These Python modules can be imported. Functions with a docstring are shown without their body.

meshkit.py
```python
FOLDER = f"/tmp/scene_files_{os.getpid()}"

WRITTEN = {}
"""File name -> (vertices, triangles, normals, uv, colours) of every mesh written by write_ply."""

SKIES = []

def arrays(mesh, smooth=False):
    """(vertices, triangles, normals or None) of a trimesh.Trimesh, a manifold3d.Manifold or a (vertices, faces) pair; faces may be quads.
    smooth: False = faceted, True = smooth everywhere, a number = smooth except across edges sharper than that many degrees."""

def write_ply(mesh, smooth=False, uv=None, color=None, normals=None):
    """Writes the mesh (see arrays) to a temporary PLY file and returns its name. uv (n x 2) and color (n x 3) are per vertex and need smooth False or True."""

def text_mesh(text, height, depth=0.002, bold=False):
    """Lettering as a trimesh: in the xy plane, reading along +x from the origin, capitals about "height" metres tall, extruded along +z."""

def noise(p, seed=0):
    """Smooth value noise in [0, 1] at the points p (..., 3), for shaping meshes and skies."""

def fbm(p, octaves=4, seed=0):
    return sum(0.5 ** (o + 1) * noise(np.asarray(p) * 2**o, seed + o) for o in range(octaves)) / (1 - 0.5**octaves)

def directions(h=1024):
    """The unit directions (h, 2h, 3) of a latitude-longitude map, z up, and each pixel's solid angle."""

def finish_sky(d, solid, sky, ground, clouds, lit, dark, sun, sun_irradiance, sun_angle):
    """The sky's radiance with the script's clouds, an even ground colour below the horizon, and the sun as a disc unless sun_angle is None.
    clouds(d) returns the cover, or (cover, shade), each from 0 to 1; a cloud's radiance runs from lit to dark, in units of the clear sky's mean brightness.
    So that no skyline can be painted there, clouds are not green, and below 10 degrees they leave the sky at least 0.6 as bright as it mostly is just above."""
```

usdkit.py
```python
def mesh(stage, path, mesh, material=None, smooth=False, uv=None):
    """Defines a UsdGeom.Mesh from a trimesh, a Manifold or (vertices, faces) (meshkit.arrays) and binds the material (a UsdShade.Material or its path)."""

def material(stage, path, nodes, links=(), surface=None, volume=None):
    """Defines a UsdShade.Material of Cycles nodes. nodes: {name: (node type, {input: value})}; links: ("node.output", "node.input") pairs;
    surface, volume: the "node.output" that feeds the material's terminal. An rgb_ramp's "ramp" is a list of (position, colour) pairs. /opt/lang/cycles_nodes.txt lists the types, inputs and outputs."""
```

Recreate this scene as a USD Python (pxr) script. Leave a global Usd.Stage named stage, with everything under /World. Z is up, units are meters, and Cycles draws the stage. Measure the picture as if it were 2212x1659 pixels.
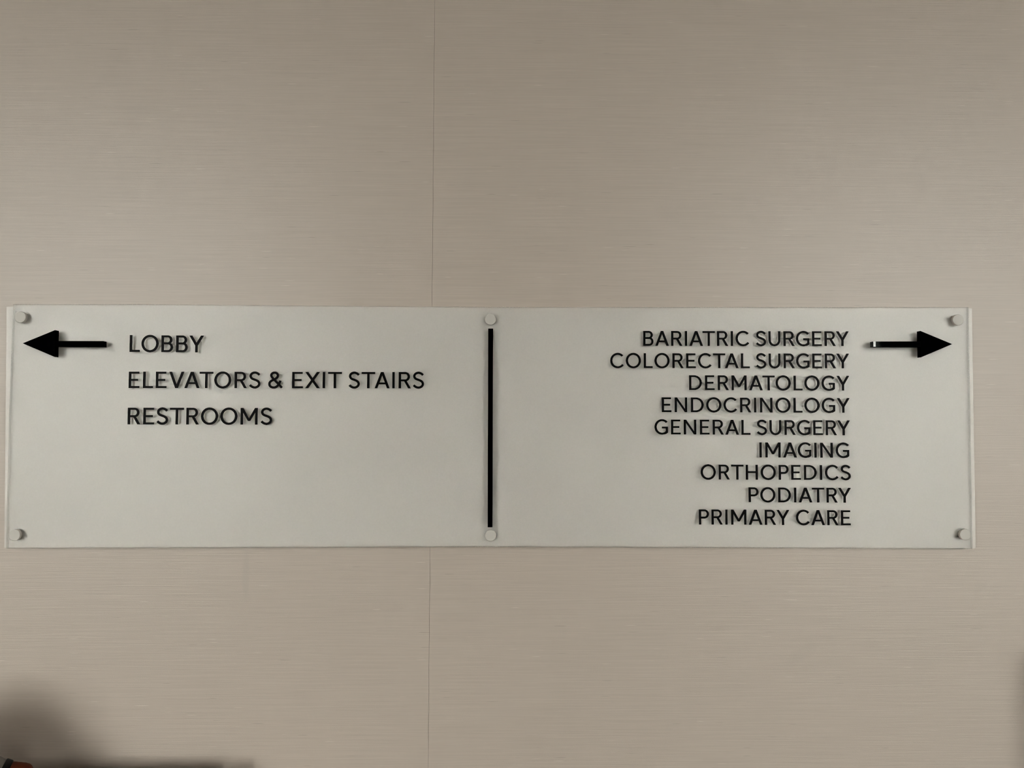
import math
import numpy as np
import trimesh
import usdkit
from pxr import Gf, Sdf, Usd, UsdGeom, UsdLux
from scipy.interpolate import CubicSpline
from shapely import affinity
from shapely.geometry import LineString, Point, Polygon, box
from shapely.ops import unary_union

stage = Usd.Stage.CreateInMemory()
UsdGeom.SetStageUpAxis(stage, "Z")
UsdGeom.SetStageMetersPerUnit(stage, 1.0)
UsdGeom.Xform.Define(stage, "/World")
UsdGeom.Scope.Define(stage, "/World/Looks")

# ------------------------------------------------------------------ camera, sky, exposure
W, H, FPX = 2212.0, 1659.0, 1661.0
EXPOSURE = 0.0
SKY = 3.38
SKY_COLOR = (1.0, 0.985, 0.955)
Z0 = 1.5413                      # height of the sign's own origin above the floor
FACE_Y = -0.016                  # front face of the sign
CAM = np.array([0.0, FACE_Y - 0.9755, Z0 - 0.0413])
YAW, PITCH, ROLL = -0.0100, 0.0426, -0.0015


def rot(yaw, pitch, roll):
    cy, sy, cp, sp, cr, sr = math.cos(yaw), math.sin(yaw), math.cos(pitch), math.sin(pitch), math.cos(roll), math.sin(roll)
    rz = np.array([[cy, -sy, 0], [sy, cy, 0], [0, 0, 1]])
    rx = np.array([[1, 0, 0], [0, cp, -sp], [0, sp, cp]])
    ry = np.array([[cr, 0, sr], [0, 1, 0], [-sr, 0, cr]])
    return rz @ rx @ ry          # columns: right, forward, up


R = rot(YAW, PITCH, ROLL)
cam = UsdGeom.Camera.Define(stage, "/World/camera")
m = np.eye(4)
m[0, :3], m[1, :3], m[2, :3], m[3, :3] = R[:, 0], R[:, 2], -R[:, 1], CAM
cam.AddTransformOp().Set(Gf.Matrix4d(*m.ravel().tolist()))
cam.CreateHorizontalApertureAttr(36.0)
cam.CreateVerticalApertureAttr(36.0 * H / W)
cam.CreateFocalLengthAttr(36.0 * FPX / W)
cam.CreateClippingRangeAttr(Gf.Vec2f(0.02, 200.0))
cam.CreateExposureAttr(EXPOSURE)

sky = UsdLux.DomeLight.Define(stage, "/World/sky_light")     # an even, overcast daylight outside the glazing
sky.CreateIntensityAttr(SKY)
sky.CreateColorAttr(Gf.Vec3f(*SKY_COLOR))


def spot(px, py, y=FACE_Y):
    """The point of the upright plane at depth y that a pixel of the photograph shows: (x, z)."""
    d = R @ np.array([(px - W / 2) / FPX, 1.0, -(py - H / 2) / FPX])
    q = CAM + (y - CAM[1]) / d[1] * d
    return q[0], q[2]


# ------------------------------------------------------------------ helpers
names = {}


def path_for(parent, name):
    n = names.get((parent, name), 0)
    names[(parent, name)] = n + 1
    return f"{parent}/{name}" + (f"_{n:03d}" if n else "")


def tag(prim, label=None, category=None, group=None, kind=None):
    for k, v in (("label", label), ("category", category), ("group", group), ("kind", kind)):
        if v:
            prim.SetCustomDataByKey(k, v)


def obj(name, mesh, mat, parent="/World", smooth=False, **info):
    p = path_for(parent, name)
    prim = usdkit.mesh(stage, p, mesh, mat, smooth=smooth).GetPrim()
    tag(prim, **info)
    return p


def thing(name, loc=(0, 0, 0), rotz=0.0, parent="/World", **info):
    p = path_for(parent, name)
    x = UsdGeom.Xform.Define(stage, p)
    if any(loc):
        x.AddTranslateOp().Set(Gf.Vec3d(*map(float, loc)))
    if rotz:
        x.AddRotateZOp().Set(rotz)
    tag(x.GetPrim(), **info)
    return p


def bx(x0, x1, y0, y1, z0, z1):
    b = trimesh.creation.box((x1 - x0, y1 - y0, z1 - z0))
    b.apply_translation(((x0 + x1) / 2, (y0 + y1) / 2, (z0 + z1) / 2))
    return b


def cat(*parts):
    return trimesh.util.concatenate([p for p in parts])


def plate(shape, y_back, y_front, chamfer=0.0):
    """An outline in (x, z) given thickness from y_back towards the viewer (y_front < y_back), its front arris eased."""
    out = []
    for g in getattr(shape, "geoms", [shape]):
        t = y_back - y_front
        inner = g.buffer(-chamfer, join_style=2) if chamfer else g
        mesh = trimesh.creation.extrude_polygon(g, t - chamfer, engine="earcut")
        parts = [mesh]
        if chamfer and not inner.is_empty:
            top = trimesh.creation.extrude_polygon(inner, chamfer, engine="earcut")
            top.apply_translation((0, 0, t - chamfer))
            parts.append(top)
        mesh = trimesh.util.concatenate(parts)
        v = mesh.vertices.copy()
        mesh.vertices = np.stack([v[:, 0], y_back - v[:, 2], v[:, 1]], 1)   # proper rotation: (x,y,z) -> (x,-z,y)
        out.append(mesh)
    return trimesh.util.concatenate(out)


# ------------------------------------------------------------------ materials
def mat(name, nodes, links, surface):
    return usdkit.material(stage, f"/World/Looks/{name}", nodes, links, surface=surface)


def plain(name, color, rough=0.5, spec=0.5, **more):
    return mat(name, {"p": ("principled_bsdf", {"base_color": color, "roughness": rough, "specular_ior_level": spec, **more})}, [], "p.BSDF")


# wallcovering: woven horizontal threads, a few thicker slubs, two faintly darker marks
def mark(n, px, py, wx, wz, angle=0.0):
    x, z = spot(px, py, 0.0)
    return ({f"{n}_r": ("vector_rotate", {"rotate_type": "y_axis", "center": (x, 0, z), "angle": angle}),
             f"{n}_m": ("mapping", {"location": (-x / wx, 0, -z / wz), "scale": (1 / wx, 0, 1 / wz)}),
             f"{n}_l": ("vector_math", {"math_type": "length"}),
             f"{n}_f": ("map_range", {"range_type": "smoothstep", "from_min": 0.35, "from_max": 1.0, "to_min": 1.0, "to_max": 0.0, "clamp": True})},
            [("g.position", f"{n}_r.vector"), (f"{n}_r.vector", f"{n}_m.vector"), (f"{n}_m.vector", f"{n}_l.vector1"), (f"{n}_l.value", f"{n}_f.value")])


WALL_A, WALL_B = (0.500, 0.418, 0.352), (0.560, 0.471, 0.399)
n1, l1 = mark("tall_mark", 531, 1244, 0.0062, 0.040)
n2, l2 = mark("slant_mark", 1733, 1412, 0.034, 0.011, 0.62)
wall_nodes = {
    "g": ("geometry", {}),
    "m1": ("mapping", {"scale": (9.0, 1.0, 620.0)}), "thread": ("noise_texture", {"scale": 1.0, "detail": 3.0, "roughness": 0.65}),
    "m2": ("mapping", {"scale": (34.0, 1.0, 760.0)}), "slub": ("noise_texture", {"scale": 1.0, "detail": 0.0}),
    "m3": ("mapping", {"scale": (900.0, 1.0, 900.0)}), "grain": ("noise_texture", {"scale": 1.0, "detail": 1.0}),
    "dark": ("map_range", {"from_min": 0.80, "from_max": 0.86, "to_min": 0.0, "to_max": 0.5, "clamp": True}),
    "light": ("map_range", {"from_min": 0.20, "from_max": 0.14, "to_min": 0.0, "to_max": 0.6, "clamp": True}),
    "ramp": ("rgb_ramp", {"ramp": [(0.28, WALL_A), (0.72, WALL_B)]}),
    "c1": ("mix_color", {"blend_type": "mix", "b": (0.30, 0.25, 0.205)}),
    "c2": ("mix_color", {"blend_type": "mix", "b": (0.72, 0.63, 0.55)}),
    "c3": ("mix_color", {"blend_type": "mix", "b": (0.47, 0.405, 0.345)}),
    "c4": ("mix_color", {"blend_type": "mix", "b": (0.49, 0.415, 0.352)}),
    "k3": ("math", {"math_type": "multiply", "value2": 0.45}), "k4": ("math", {"math_type": "multiply", "value2": 0.40}),
    "h": ("mix_float", {"fac": 0.25}),
    "bump": ("bump", {"strength": 0.35, "distance": 0.0006}),
    "p": ("principled_bsdf", {"roughness": 0.40, "specular_ior_level": 0.55}),
    **n1, **n2}
wall_links = [("g.position", "m1.vector"), ("m1.vector", "thread.vector"), ("g.position", "m2.vector"), ("m2.vector", "slub.vector"),
              ("g.position", "m3.vector"), ("m3.vector", "grain.vector"),
              ("slub.fac", "dark.value"), ("slub.fac", "light.value"), ("thread.fac", "ramp.fac"),
              ("ramp.color", "c1.a"), ("dark.result", "c1.fac"), ("c1.result", "c2.a"), ("light.result", "c2.fac"),
              ("tall_mark_f.result", "k3.value1"), ("k3.value", "c3.fac"), ("c2.result", "c3.a"),
              ("slant_mark_f.result", "k4.value1"), ("k4.value", "c4.fac"), ("c3.result", "c4.a"),
              ("thread.fac", "h.a"), ("grain.fac", "h.b"), ("h.result", "bump.height"), ("bump.normal", "p.normal"),
              ("c4.result", "p.base_color")] + l1 + l2
M_WALL = mat("wallcovering", wall_nodes, wall_links, "p.BSDF")
M_PLASTER = plain("plaster", (0.19, 0.16, 0.135), 0.8, 0.2)
M_SIDE = plain("side_wall_paint", (0.62, 0.57, 0.50), 0.7, 0.3)
M_DARK_WALL = plain("dark_front_wall", (0.055, 0.045, 0.038), 0.6, 0.3)
M_CEILING = plain("ceiling_paint", (0.55, 0.54, 0.52), 0.9, 0.1)
M_FLOOR = mat("vinyl_floor", {"g": ("geometry", {}), "n": ("noise_texture", {"scale": 3.0, "detail": 4.0}),
                              "r": ("rgb_ramp", {"ramp": [(0.3, (0.12, 0.11, 0.10)), (0.7, (0.16, 0.147, 0.132))]}),
                              "p": ("principled_bsdf", {"roughness": 0.7})},
              [("g.position", "n.vector"), ("n.fac", "r.fac"), ("r.color", "p.base_color")], "p.BSDF")
M_PAVING = plain("paving", (0.24, 0.235, 0.225), 0.9, 0.2)
M_ALU = plain("window_metal", (0.20, 0.20, 0.20), 0.4, 0.5, metallic=0.6)
M_PANE = mat("window_glass", {"f": ("fresnel", {"IOR": 1.45}), "t": ("transparent_bsdf", {"color": (0.95, 0.97, 0.96)}), "g": ("glossy_bsdf", {"roughness": 0.02}), "x": ("mix_closure", {})},
             [("f.fac", "x.fac"), ("t.BSDF", "x.closure1"), ("g.BSDF", "x.closure2")], "x.closure")

M_FROST = mat("frosted_acrylic", {"g": ("geometry", {}), "n": ("noise_texture", {"scale": 700.0, "detail": 1.0}),
                                  "r": ("rgb_ramp", {"ramp": [(0.3, (0.612, 0.565, 0.515)), (0.7, (0.632, 0.583, 0.533))]}),
                                  "p": ("principled_bsdf", {"roughness": 0.40, "specular_ior_level": 0.65, "subsurface_method": "burley", "subsurface_weight": 1.0, "subsurface_scale": 0.012, "subsurface_radius": (1.0, 1.0, 1.0)})},
              [("g.position", "n.vector"), ("n.fac", "r.fac"), ("r.color", "p.base_color")], "p.BSDF")
M_CLEAR = mat("clear_acrylic", {"t": ("transparent_bsdf", {"color": (0.998, 0.998, 0.997)})}, [], "t.BSDF")
M_EDGE = mat("sawn_acrylic_edge", {"t": ("transparent_bsdf", {"color": (1.0, 1.0, 1.0)}), "g": ("diffuse_bsdf", {"color": (0.70, 0.68, 0.62)}), "x": ("mix_closure", {"fac": 0.15})},
             [("t.BSDF", "x.closure1"), ("g.BSDF", "x.closure2")], "x.closure")
M_CAP = plain("cap_enamel", (0.58, 0.538, 0.482), 0.45, 0.4)
M_POST = plain("standoff_metal", (0.45, 0.45, 0.44), 0.35, 0.5, metallic=0.8)
M_LETTER = plain("letter_black", (0.0020, 0.0020, 0.0018), 0.35, 0.025)
M_BLACK = plain("arrow_black", (0.0006, 0.0006, 0.0007), 0.35, 0.0)
M_WHITE_EDGE = mat("mottled_white", {"g": ("geometry", {}), "n": ("noise_texture", {"scale": 1400.0, "detail": 2.0}),
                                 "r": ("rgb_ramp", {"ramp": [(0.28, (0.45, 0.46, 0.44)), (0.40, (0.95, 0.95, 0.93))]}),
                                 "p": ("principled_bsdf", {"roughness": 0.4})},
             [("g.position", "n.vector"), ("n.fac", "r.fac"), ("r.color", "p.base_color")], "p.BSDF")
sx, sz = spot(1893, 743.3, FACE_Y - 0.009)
M_SPECKLED = mat("speckled_black", {"g": ("geometry", {}), "n": ("noise_texture", {"scale": 900.0, "detail": 3.0, "roughness": 0.7}),  # black, speckled grey towards the tail of the shaft
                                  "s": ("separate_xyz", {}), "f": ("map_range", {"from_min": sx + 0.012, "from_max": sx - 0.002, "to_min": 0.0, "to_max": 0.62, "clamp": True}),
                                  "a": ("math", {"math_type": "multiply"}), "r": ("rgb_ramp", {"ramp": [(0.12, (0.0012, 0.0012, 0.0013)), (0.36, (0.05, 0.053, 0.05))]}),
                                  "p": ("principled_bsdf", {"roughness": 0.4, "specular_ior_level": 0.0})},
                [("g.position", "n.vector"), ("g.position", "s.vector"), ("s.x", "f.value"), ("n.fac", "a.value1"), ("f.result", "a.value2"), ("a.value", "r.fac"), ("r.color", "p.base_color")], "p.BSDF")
M_WOOD = mat("cabinet_laminate", {"g": ("geometry", {}), "m": ("mapping", {"scale": (3.0, 30.0, 40.0)}), "n": ("noise_texture", {"scale": 1.0, "detail": 4.0}),
                                  "r": ("rgb_ramp", {"ramp": [(0.3, (0.16, 0.11, 0.075)), (0.7, (0.22, 0.16, 0.11))]}), "p": ("principled_bsdf", {"roughness": 0.5})},
              [("g.position", "m.vector"), ("m.vector", "n.vector"), ("n.fac", "r.fac"), ("r.color", "p.base_color")], "p.BSDF")
M_BOX = plain("box_card", (0.10, 0.085, 0.07), 0.7, 0.2)
M_TOY_GREY = plain("toy_grey", (0.17, 0.16, 0.145), 0.6, 0.3)  # grey set darker, part of the corner's shade is in it
M_TOY_BLACK = plain("toy_black", (0.004, 0.004, 0.004), 0.5, 0.1)
M_TOY_ORANGE = plain("toy_orange", (0.11, 0.019, 0.003), 0.6, 0.1)  # orange lowered too, carrying some of that corner shade

# ------------------------------------------------------------------ the room
XL, XR, YF, ZC = -3.3, 3.3, -3.0, 2.75
obj("floor", bx(XL, XR, YF, 0.10, -0.1, 0.0), M_FLOOR, kind="structure", label="pale vinyl floor of the corridor")
obj("ceiling", bx(XL, XR, YF, 0.10, ZC, ZC + 0.1), M_CEILING, kind="structure", label="matt off white corridor ceiling")
obj("wall_left", bx(XL - 0.1, XL, YF, 0.10, 0, ZC), M_SIDE, kind="structure", label="plain beige wall closing the corridor on the left")
obj("wall_right", bx(XR, XR + 0.1, YF, 0.10, 0, ZC), M_SIDE, kind="structure", label="plain beige wall closing the corridor on the right")

# the wall of the photograph: plaster behind sheets of wallcovering butted at upright seams
wall = thing("wall_back", kind="structure", label="wall hung with beige grasscloth-textured wallcovering, behind the directory sign")
obj("plaster_backing", bx(XL, XR, 0.0008, 0.10, 0, ZC), M_PLASTER, wall)
seam_top, seam_bot = spot(938.5, 60, 0)[0], spot(925, 1640, 0)[0]
tilt = (seam_top - seam_bot) / (spot(938, 60, 0)[1] - spot(925, 1640, 0)[1])
seam_x0 = seam_bot - tilt * spot(925, 1640, 0)[1]
SHEET, GAP = 1.3716, 0.00016
for k in range(-3, 4):
    a, b = seam_x0 + k * SHEET + GAP, seam_x0 + (k + 1) * SHEET - GAP
    lo, hi = max(a, XL), min(b, XR)
    if hi - lo < 0.02:
        continue
    e0, e1 = (tilt * ZC if lo == a else 0), (tilt * ZC if hi == b else 0)
    obj("wallpaper_sheet", plate(Polygon([(lo, 0.0), (hi, 0.0), (min(hi + e1, XR), ZC), (max(lo + e0, XL), ZC)]), 0.0008, 0.0), M_WALL, wall)

# opposite wall, unseen: dark middle and side glazing added to shape the light
WX0, WX1, WZ0, WZ1 = 1.20, 3.20, 0.80, 2.68
fw = cat(bx(-WX0, WX0, YF - 0.12, YF, 0, ZC), bx(XL, -WX1, YF - 0.12, YF, 0, ZC), bx(WX1, XR, YF - 0.12, YF, 0, ZC),
         bx(-WX1, -WX0, YF - 0.12, YF, WZ1, ZC), bx(WX0, WX1, YF - 0.12, YF, WZ1, ZC),
         bx(-WX1, -WX0, YF - 0.12, YF, 0, WZ0), bx(WX0, WX1, YF - 0.12, YF, 0, WZ0))
obj("wall_front", fw, M_DARK_WALL, kind="structure", label="wall facing the sign, made dark to dim the middle of the sign, between two added glazed openings")
for n, s in ((1, -1), (2, 1)):
    a, b = sorted((s * WX0, s * WX1))
    w = thing(f"window_{n}", kind="structure", label=f"added tall glazed opening for side light, in the dark wall facing the sign, on its {'left' if s < 0 else 'right'}")
    y0, y1 = YF - 0.08, YF - 0.03
    obj("frame", cat(bx(a, b, y0, y1, WZ0, WZ0 + 0.05), bx(a, b, y0, y1, WZ1 - 0.05, WZ1), bx(a, a + 0.05, y0, y1, WZ0 + 0.05, WZ1 - 0.05), bx(b - 0.05, b, y0, y1, WZ0 + 0.05, WZ1 - 0.05)), M_ALU, w)
    c = (a + b) / 2
    obj("mullion", bx(c - 0.025, c + 0.025, y0, y1, WZ0 + 0.05, WZ1 - 0.05), M_ALU, w)
    obj("pane", bx(a + 0.05, c - 0.025, y0 + 0.02, y0 + 0.03, WZ0 + 0.05, WZ1 - 0.05), M_PANE, w)
    obj("pane", bx(c + 0.025, b - 0.05, y0 + 0.02, y0 + 0.03, WZ0 + 0.05, WZ1 - 0.05), M_PANE, w)
obj("ground", bx(-30, 30, -40, YF - 0.12, -0.12, -0.02), M_PAVING, kind="structure", label="pale paving outside the glazing")

# ------------------------------------------------------------------ lettering: one cap height = 1
SV, SH = 0.145, 0.120            # upright and level stroke widths


def line_stroke(pts, w=SV, cap=2):
    return LineString(pts).buffer(w / 2, cap_style=cap, join_style=2, mitre_limit=12)


def curve_stroke(pts, w):
    p = np.array(pts, float)
    t = np.r_[0, np.cumsum(np.linalg.norm(np.diff(p, axis=0), axis=1) ** 0.5)]
    return LineString(CubicSpline(t, p)(np.linspace(0, t[-1], 120))).buffer(w / 2, cap_style=2, join_style=1)


def ellipse(cx, cy, rx, ry):
    return affinity.scale(Point(cx, cy).buffer(1.0, quad_segs=24), rx, ry)


def ring(w, over=0.022):
    rx, ry = w / 2, 0.5 + over
    return ellipse(rx, 0.5, rx, ry).difference(ellipse(rx, 0.5, rx - SV, ry - 0.132))


def bowl(x1, z0, z1, sv=SV, sh=SH):
    """A bowl from the stem at x = 0 to x1, between heights z0 and z1 (outer)."""
    r = (z1 - z0) / 2
    cz = (z0 + z1) / 2
    rx = min(r, x1 - 0.2)
    outer = unary_union([box(0, z0, x1 - rx, z1), ellipse(x1 - rx, cz, rx, r).intersection(box(x1 - rx, z0, x1, z1))])
    inner = unary_union([box(SV, z0 + sh, x1 - rx, z1 - sh), ellipse(x1 - rx, cz, rx - sv, r - sh).intersection(box(x1 - rx, z0, x1, z1))])
    return outer.difference(inner)


def wedge(cx, cz, a0, a1):
    t = np.radians(np.linspace(a0, a1, 8))
    return Polygon([(cx, cz)] + [(cx + 2 * math.cos(x), cz + 2 * math.sin(x)) for x in t])


def diagonal(x0, z0, x1, z1, w):
    """A slanted stroke cut level at both ends, w = its level width; x0, x1 are its left edges."""
    return Polygon([(x0, z0), (x0 + w, z0), (x1 + w, z1), (x1, z1)])


def glyphs():
    g = {}
    stem = box(0, 0, SV, 1)
    g["I"] = stem
    g["L"] = unary_union([stem, box(0, 0, 0.60, SH)])
    g["E"] = unary_union([stem, box(0, 0, 0.645, SH), box(0, 0.44, 0.56, 0.44 + SH), box(0, 1 - SH, 0.62, 1)])
    g["T"] = unary_union([box(0, 1 - SH, 0.83, 1), box(0.415 - SV / 2, 0, 0.415 + SV / 2, 1)])
    g["H"] = unary_union([stem, box(0.81 - SV, 0, 0.81, 1), box(0, 0.445, 0.81, 0.445 + SH)])
    g["O"] = ring(1.02)
    c = ring(1.02)
    g["C"] = affinity.translate(c.difference(wedge(0.43, 0.5, -33, 38)), 0, 0)
    gg = c.difference(wedge(0.43, 0.5, -80, 38)).union(Polygon([(0.50, 0.40), (0.50, 0.52), (0.905, 0.52), (0.905, 0.115), (0.80, 0.035), (0.70, 0.0), (0.60, 0.0), (0.60, 0.10), (0.70, 0.125), (0.765, 0.165), (0.765, 0.40)]))
    low = c.intersection(box(0.40, -0.1, 0.78, 0.30))
    g["G"] = unary_union([gg, low]).intersection(box(-1, -0.1, 0.905, 1.1)).buffer(0)
    g["D"] = bowl(0.86, 0, 1).union(stem)
    # D is a deep half round
    outer = unary_union([box(0, 0, 0.33, 1), ellipse(0.33, 0.5, 0.53, 0.5).intersection(box(0.33, 0, 1, 1))])
    inner = unary_union([box(SV, SH, 0.33, 1 - SH), ellipse(0.33, 0.5, 0.53 - SV, 0.5 - SH).intersection(box(0.33, 0, 1, 1))])
    g["D"] = outer.difference(inner)
    g["P"] = unary_union([stem, bowl(0.67, 0.40, 1.0)])
    g["B"] = unary_union([stem, bowl(0.645, 0.465, 1.0), bowl(0.690, 0.0, 0.585)])
    g["R"] = unary_union([stem, bowl(0.69, 0.43, 1.0), diagonal(0.585, 0, 0.325, 0.45, 0.165)])
    g["U"] = unary_union([box(0, 0.40, SV, 1), box(0.80 - SV, 0.40, 0.80, 1),
                          ellipse(0.40, 0.40, 0.40, 0.42).difference(ellipse(0.40, 0.40, 0.40 - SV, 0.42 - 0.132)).intersection(box(0, -0.1, 0.80, 0.40))])
    g["A"] = unary_union([diagonal(0, 0, 0.375, 1, 0.160), diagonal(0.915 - 0.160, 0, 0.915 - 0.160 - 0.375, 1, 0.160), box(0.19, 0.245, 0.725, 0.245 + 0.115)])
    g["V"] = unary_union([diagonal(0.37, 0, 0, 1, 0.160), diagonal(0.37, 0, 0.74, 1, 0.160)])
    g["Y"] = unary_union([box(0.43 - SV / 2, 0, 0.43 + SV / 2, 0.46), Polygon([(0, 1), (0.17, 1), (0.43, 0.565), (0.69, 1), (0.86, 1), (0.43 + SV / 2, 0.40), (0.43 - SV / 2, 0.40)])])
    g["X"] = unary_union([diagonal(0, 0, 0.70, 1, 0.178), diagonal(0.70, 0, 0, 1, 0.178)])
    g["N"] = unary_union([stem, box(0.84 - SV, 0, 0.84, 1), Polygon([(0, 1), (0.155, 1), (0.84, 0), (0.685, 0)])])
    g["M"] = unary_union([stem, box(1.02 - SV, 0, 1.02, 1), Polygon([(0, 1), (0.16, 1), (0.51, 0.375), (0.86, 1), (1.02, 1), (1.02 - 0.03, 0.92), (0.575, 0.215), (0.445, 0.215), (0.03, 0.92)])])
    s = curve_stroke([(0.625, 0.815), (0.52, 0.905), (0.375, 0.955), (0.215, 0.925), (0.115, 0.83), (0.098, 0.71), (0.17, 0.60), (0.34, 0.525), (0.50, 0.455), (0.60, 0.355), (0.615, 0.225), (0.53, 0.105), (0.375, 0.045), (0.205, 0.08), (0.055, 0.195)], 0.138)
    g["S"] = s
    g["&"] = unary_union([curve_stroke([(0.845, 0.03), (0.62, 0.27), (0.40, 0.49), (0.245, 0.66), (0.185, 0.79), (0.245, 0.905), (0.385, 0.955), (0.525, 0.905), (0.59, 0.785), (0.545, 0.66), (0.42, 0.56), (0.26, 0.485), (0.12, 0.385), (0.075, 0.255), (0.135, 0.115), (0.31, 0.045), (0.48, 0.075), (0.61, 0.185), (0.705, 0.34), (0.755, 0.465)], 0.138)])
    return {k: v.simplify(0.0015).buffer(0) for k, v in g.items()}


G = glyphs()
LEFT = dict(O=.065, C=.065, G=.065, S=.06, T=.03, A=.04, V=.03, Y=.03, X=.03, U=.10)
RIGHT = dict(O=.07, C=.07, D=.09, E=.085, L=.035, R=.055, B=.085, S=.075, T=.03, A=.04, V=.03, Y=.03, X=.03, P=.05, G=.08, U=.10)
KERN = {"TA": -.10, "AT": -.09, "RY": -.05, "VA": -.065, "TO": -.045, "AG": -.05, "EV": .03, "AV": -.065, "LO": .02, "RG": -.02, "AR": -.0}


def layout(word):
    """[(letter, left edge)], width at cap height 1."""
    x, out = 0.0, []
    for i, c in enumerate(word):
        if i:
            p = word[i - 1]
            x += RIGHT.get(p, .12) + LEFT.get(c, .12) + KERN.get(p + c, 0.0)
        b = G[c].bounds
        out.append((c, x - b[0]))
        x += b[2] - b[0]
    return out, x


# ------------------------------------------------------------------ the directory sign
sign = thing("directory_sign", label="wide frosted acrylic direction sign with black lettering and two arrows on the wall", category="sign")
PX0, PX1, PZ0, PZ1 = -0.6222, 0.5938, Z0 - 0.2058, Z0 + 0.0990
Y_BACK, Y_FROST, Y_CLEAR = -0.0060, -0.0120, FACE_Y     # wall gap; back sheet; clear face sheet


def corners(*px, y):
    return Polygon([spot(a, b, y) for a, b in px])


back = corners((13.6, 662.6), (28.5, 662.2), (29.5, 658.0), (330, 658.5), (700, 661.5), (1060, 664.2), (1560, 664.4), (2091, 664.6), (2092, 665.8), (2100.0, 666.2),
               (2108.5, 1184.5), (2100, 1185.2), (1560, 1182.5), (1060, 1180.5), (560, 1182.3), (13.5, 1184.0), (8.6, 1183.0), y=Y_FROST)
obj("backing_sheet", plate(back, Y_BACK, Y_FROST, 0.0006), M_FROST, sign, label="frosted white acrylic backing sheet, slightly wider than the face")
face_px = [(29.5, 657.8), (330, 658.3), (700, 661.3), (1060, 664.0), (1560, 664.2), (2091, 664.4), (2095.5, 920), (2100, 1185.2), (1560, 1182.6), (1060, 1180.6), (560, 1182.4), (13.5, 1184.2), (20.5, 900)]
face = corners(*face_px, y=FACE_Y)
obj("face_sheet", plate(face, Y_FROST - 0.0001, Y_CLEAR), M_CLEAR, sign, label="clear acrylic face sheet")
obj("sawn_edge", plate(face.buffer(0.0007, join_style=2).difference(face.buffer(0.0001, join_style=2)), Y_FROST - 0.0002, Y_CLEAR), M_EDGE, sign, label="thin dull sawn edge around the face sheet")

for px, py in ((43.5, 685), (1059.5, 690), (2070, 691), (31, 1156), (1059.5, 1157), (2085.5, 1155)):
    cx, cz = spot(px, py, FACE_Y - 0.0035)
    r = 0.0071
    prof = [(0, 0), (r, 0), (r, 0.0031), (r - 0.0004, 0.0035), (0, 0.0035)]
    cap = trimesh.creation.revolve(np.array(prof), sections=48)
    v = cap.vertices.copy()
    cap.vertices = np.stack([cx + v[:, 0], FACE_Y - v[:, 2], cz + v[:, 1]], 1)
    c = obj("standoff_cap", cap, M_CAP, sign, smooth=35, label="round pale standoff cap")
    post = trimesh.creation.cylinder(radius=0.004, height=-Y_BACK - 0.0, sections=24)
    v = post.vertices.copy()
    post.vertices = np.stack([cx + v[:, 0], Y_BACK / 2 - v[:, 2], cz + v[:, 1]], 1)
    obj("post", post, M_POST, c)

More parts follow.
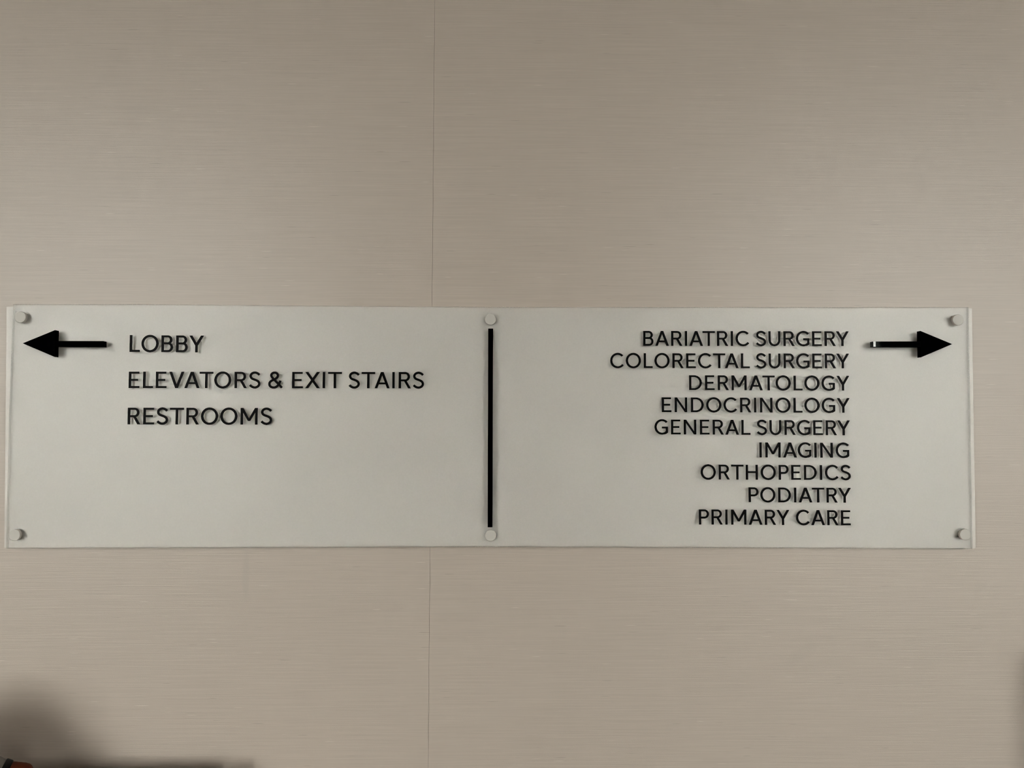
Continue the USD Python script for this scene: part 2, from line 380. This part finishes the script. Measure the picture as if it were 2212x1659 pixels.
T_LETTER = 0.0008
LINES = [  # words of a line: (word, left px, right px), baseline px left/right, cap height px
    ("LOBBY", [("LOBBY", 279.6, 439.6)], (760.0, 761.2), 36.2),
    ("ELEVATORS & EXIT STAIRS", [("ELEVATORS", 277.6, 562.1), ("&", 579.2, 610.6), ("EXIT", 630.8, 738.2), ("STAIRS", 752.8, 915.8)], (838.2, 838.9), 35.3),
    ("RESTROOMS", [("RESTROOMS", 275.4, 587.4)], (916.7, 917.2), 36.0),
    ("BARIATRIC SURGERY", [("BARIATRIC", 1389.7, 1618.6), ("SURGERY", 1633.2, 1833.9)], (746.8, 747.5), 31.9),
    ("COLORECTAL SURGERY", [("COLORECTAL", 1318.3, 1619.9), ("SURGERY", 1633.5, 1834.5)], (794.7, 795.7), 31.8),
    ("DERMATOLOGY", [("DERMATOLOGY", 1488.9, 1835.0)], (842.4, 843.8), 31.8),
    ("ENDOCRINOLOGY", [("ENDOCRINOLOGY", 1429.9, 1835.8)], (890.0, 891.7), 31.7),
    ("GENERAL SURGERY", [("GENERAL", 1414.1, 1621.1), ("SURGERY", 1635.3, 1836.5)], (938.2, 940.2), 32.0),
    ("IMAGING", [("IMAGING", 1641.0, 1834.8)], (988.0, 989.0), 32.3),
    ("ORTHOPEDICS", [("ORTHOPEDICS", 1513.9, 1838.0)], (1035.7, 1037.0), 32.0),
    ("PODIATRY", [("PODIATRY", 1617.6, 1838.5)], (1084.8, 1086.0), 31.9),
    ("PRIMARY CARE", [("PRIMARY", 1510.2, 1705.5), ("CARE", 1720.0, 1837.9)], (1133.0, 1134.9), 32.4),
]
yl = FACE_Y - T_LETTER
for text, words, (b0, b1), cap_px in LINES:
    line = thing("text_line", parent=sign, label=f"line of black raised letters reading {text}")
    xs0, xs1 = words[0][1], words[-1][2]
    zl, zr = spot(xs0, b0, yl)[1], spot(xs1, b1, yl)[1]
    cap = spot(xs0, b0 - cap_px, yl)[1] - spot(xs0, b0, yl)[1]
    xl, xr = spot(xs0, b0, yl)[0], spot(xs1, b1, yl)[0]
    for word, p0, p1 in words:
        a, b = spot(p0, b0, yl)[0], spot(p1, b1, yl)[0]
        lay, width = layout(word)
        k = (b - a) / cap
        extra = (k - width) / max(len(word) - 1, 1) if len(word) > 1 else 0.0
        squeeze = 1.0 if len(word) > 1 else k / width
        if abs(extra) > 0.02:                     # keep the spacing, widen the letters a little instead
            room = extra - math.copysign(0.02, extra)
            squeeze = 1 + room * (len(word) - 1) / width
            extra = math.copysign(0.02, extra)
        for i, (c, off) in enumerate(lay):
            ox = a + cap * (off * squeeze + extra * i)
            oz = zl + (zr - zl) * (ox - xl) / (xr - xl)
            shape = affinity.translate(affinity.scale(G[c], cap * squeeze, cap, origin=(0, 0)), ox, oz)
            obj("letter", plate(shape, FACE_Y, yl), M_LETTER, line)


def arrow(outline, thick, shaft, label, white_end=False):
    a = thing("arrow", parent=sign, label=label)
    yf = FACE_Y - thick
    obj("arrow_head", plate(Polygon([spot(x, y, yf) for x, y in outline]), FACE_Y, yf, 0.0002), M_BLACK, a)
    sh = Polygon([spot(x, y, yf) for x, y in shaft])
    obj("arrow_shaft", plate(sh, FACE_Y, yf, 0.0002), M_SPECKLED if white_end else M_BLACK, a)
    if white_end:  # bright white strip at the shaft's tail end
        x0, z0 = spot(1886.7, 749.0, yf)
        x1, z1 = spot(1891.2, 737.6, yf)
        obj("white_edge", bx(x0 - 0.0001, x1, yf - 0.0003, yf, z0, z1), M_WHITE_EDGE, a, label="bright white strip across the tail end of the shaft")
    return a


T_ARROW = 0.0088
arrow([(48.9, 741.6), (118.4, 713.1), (117.4, 770.8)], T_ARROW, [(117.9, 736.4), (222.6, 736.8), (222.6, 748.7), (117.9, 748.5)],
      "thick black arrow pointing left, before the word LOBBY")
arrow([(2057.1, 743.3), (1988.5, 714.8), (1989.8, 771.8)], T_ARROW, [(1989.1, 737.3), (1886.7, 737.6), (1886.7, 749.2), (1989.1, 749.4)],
      "thick black arrow pointing right, beside the words BARIATRIC SURGERY", white_end=True)
obj("divider_bar", plate(Polygon([spot(1054.6, 709.8, FACE_Y - 0.006), spot(1064.9, 709.8, FACE_Y - 0.006), spot(1063.7, 1139.0, FACE_Y - 0.006), spot(1053.5, 1139.0, FACE_Y - 0.006)]), FACE_Y, FACE_Y - 0.006, 0.0002),
    M_BLACK, sign, label="upright black bar between the two columns of text")

# ------------------------------------------------------------------ under the sign, mostly below the picture
CT = 1.0372
cab = thing("storage_cabinet", label="dark wood laminate storage cabinet against the wall below the left half of the sign", category="cabinet")
CX0, CX1, CY0 = -1.60, -0.20, -0.40
obj("carcass", bx(CX0 + 0.01, CX1 - 0.01, CY0 + 0.022, -0.002, 0.08, CT - 0.03), M_WOOD, cab)
obj("plinth", bx(CX0 + 0.03, CX1 - 0.03, CY0 + 0.06, -0.01, 0.0, 0.08), M_TOY_BLACK, cab)
obj("worktop", bx(CX0, CX1, CY0, -0.002, CT - 0.03, CT), M_WOOD, cab)
for i in range(3):
    w = (CX1 - CX0 - 0.02) / 3
    x0 = CX0 + 0.01 + i * w
    d = obj("door", bx(x0 + 0.002, x0 + w - 0.002, CY0 + 0.003, CY0 + 0.021, 0.085, CT - 0.035), M_WOOD, cab)
    obj("handle", bx(x0 + w - 0.05, x0 + w - 0.038, CY0 - 0.022, CY0 + 0.003, 0.60, 0.76), M_ALU, d)

db = thing("shadow_board", label="added unseen dark board on the cabinet, casting the shadow low on the wall below the text RESTROOMS", category="board")
BD = 0.036  # board added only for its shadow low on the wall
BZ = spot(300, 1661, -BD)[1]
obj("panel", bx(-0.570, -0.331, -BD - 0.004, -BD, CT, BZ), M_BOX, db)
for fx in (-0.54, -0.36):
    obj("foot", bx(fx - 0.01, fx + 0.01, -BD - 0.03, -BD - 0.004, CT, CT + 0.008), M_BOX, db)
bs = thing("shadow_stand", label="added slim dark stand out of view, shading the wall at the right of the sign", category="stand")  # unseen stand put in to darken the wall's lower right
obj("base", bx(0.68, 0.94, -0.30, -0.03, 0.0, 0.02), M_ALU, bs)
obj("post", bx(0.803, 0.843, -0.08, -0.04, 0.02, 0.80), M_ALU, bs)
obj("holder", bx(0.708, 0.938, -0.085, -0.035, 0.80, 1.205), M_BOX, bs)

# the toy in the corner: a lathe along a slanting axis, resting on the box lid
toy = thing("rounded_toy", label="rounded toy with orange tip, black ring and pale grey body, in the lower left corner", category="toy")
YT = -0.078
rx_, rz_ = spot(29, 1644.5, YT)
edge = np.array([rx_, YT, rz_])                      # where ring and tip meet on the upper outline
sight = (edge - CAM) / np.linalg.norm(edge - CAM)
across = np.cross(sight, [0, 0, 1.0])
across /= np.linalg.norm(across)
above = np.cross(across, sight)
ang = math.radians(-27)
axis = math.cos(ang) * across + math.sin(ang) * above
nrm = math.cos(ang) * above - math.sin(ang) * across
RAD = 0.031
tip = edge - nrm * RAD + axis * 0.021


def lathe_part(profile):
    """profile: (distance back from the tip, radius)."""
    mesh = trimesh.creation.revolve(np.array([(r, -t) for t, r in profile]), sections=64)
    v = mesh.vertices
    mesh.vertices = tip[None] + v[:, 2:3] * axis[None] + v[:, 0:1] * nrm[None] + v[:, 1:2] * sight[None]
    trimesh.repair.fix_normals(mesh)
    return mesh


obj("orange_tip", lathe_part([(-0.0120, 0.0), (-0.0112, 0.009), (-0.0090, 0.017), (-0.0060, 0.0235), (-0.0025, 0.0290), (0.0005, 0.0318), (0.0035, 0.0330), (0.0080, 0.0331), (0.0140, 0.0322), (0.0210, 0.0310), (0.0210, 0.0)]),
    M_TOY_ORANGE, toy, smooth=40, label="orange rounded tip")
obj("black_ring", lathe_part([(0.0210, 0.0), (0.0210, 0.0313), (0.0218, 0.0322), (0.0278, 0.0324), (0.0286, 0.0315), (0.0286, 0.0)]), M_TOY_BLACK, toy, smooth=40, label="black ring")
obj("grey_body", lathe_part([(0.0286, 0.0), (0.0286, 0.0308), (0.040, 0.0335), (0.050, 0.0380), (0.060, 0.0435), (0.080, 0.0520), (0.100, 0.0570), (0.120, 0.0580), (0.140, 0.0550), (0.160, 0.0460), (0.174, 0.0320), (0.181, 0.0160), (0.183, 0.0)]), M_TOY_GREY, toy, smooth=40, label="pale grey body with an unseen bulge added to shade the corner")  # rear swells out of view, shaped to cast shade into the corner
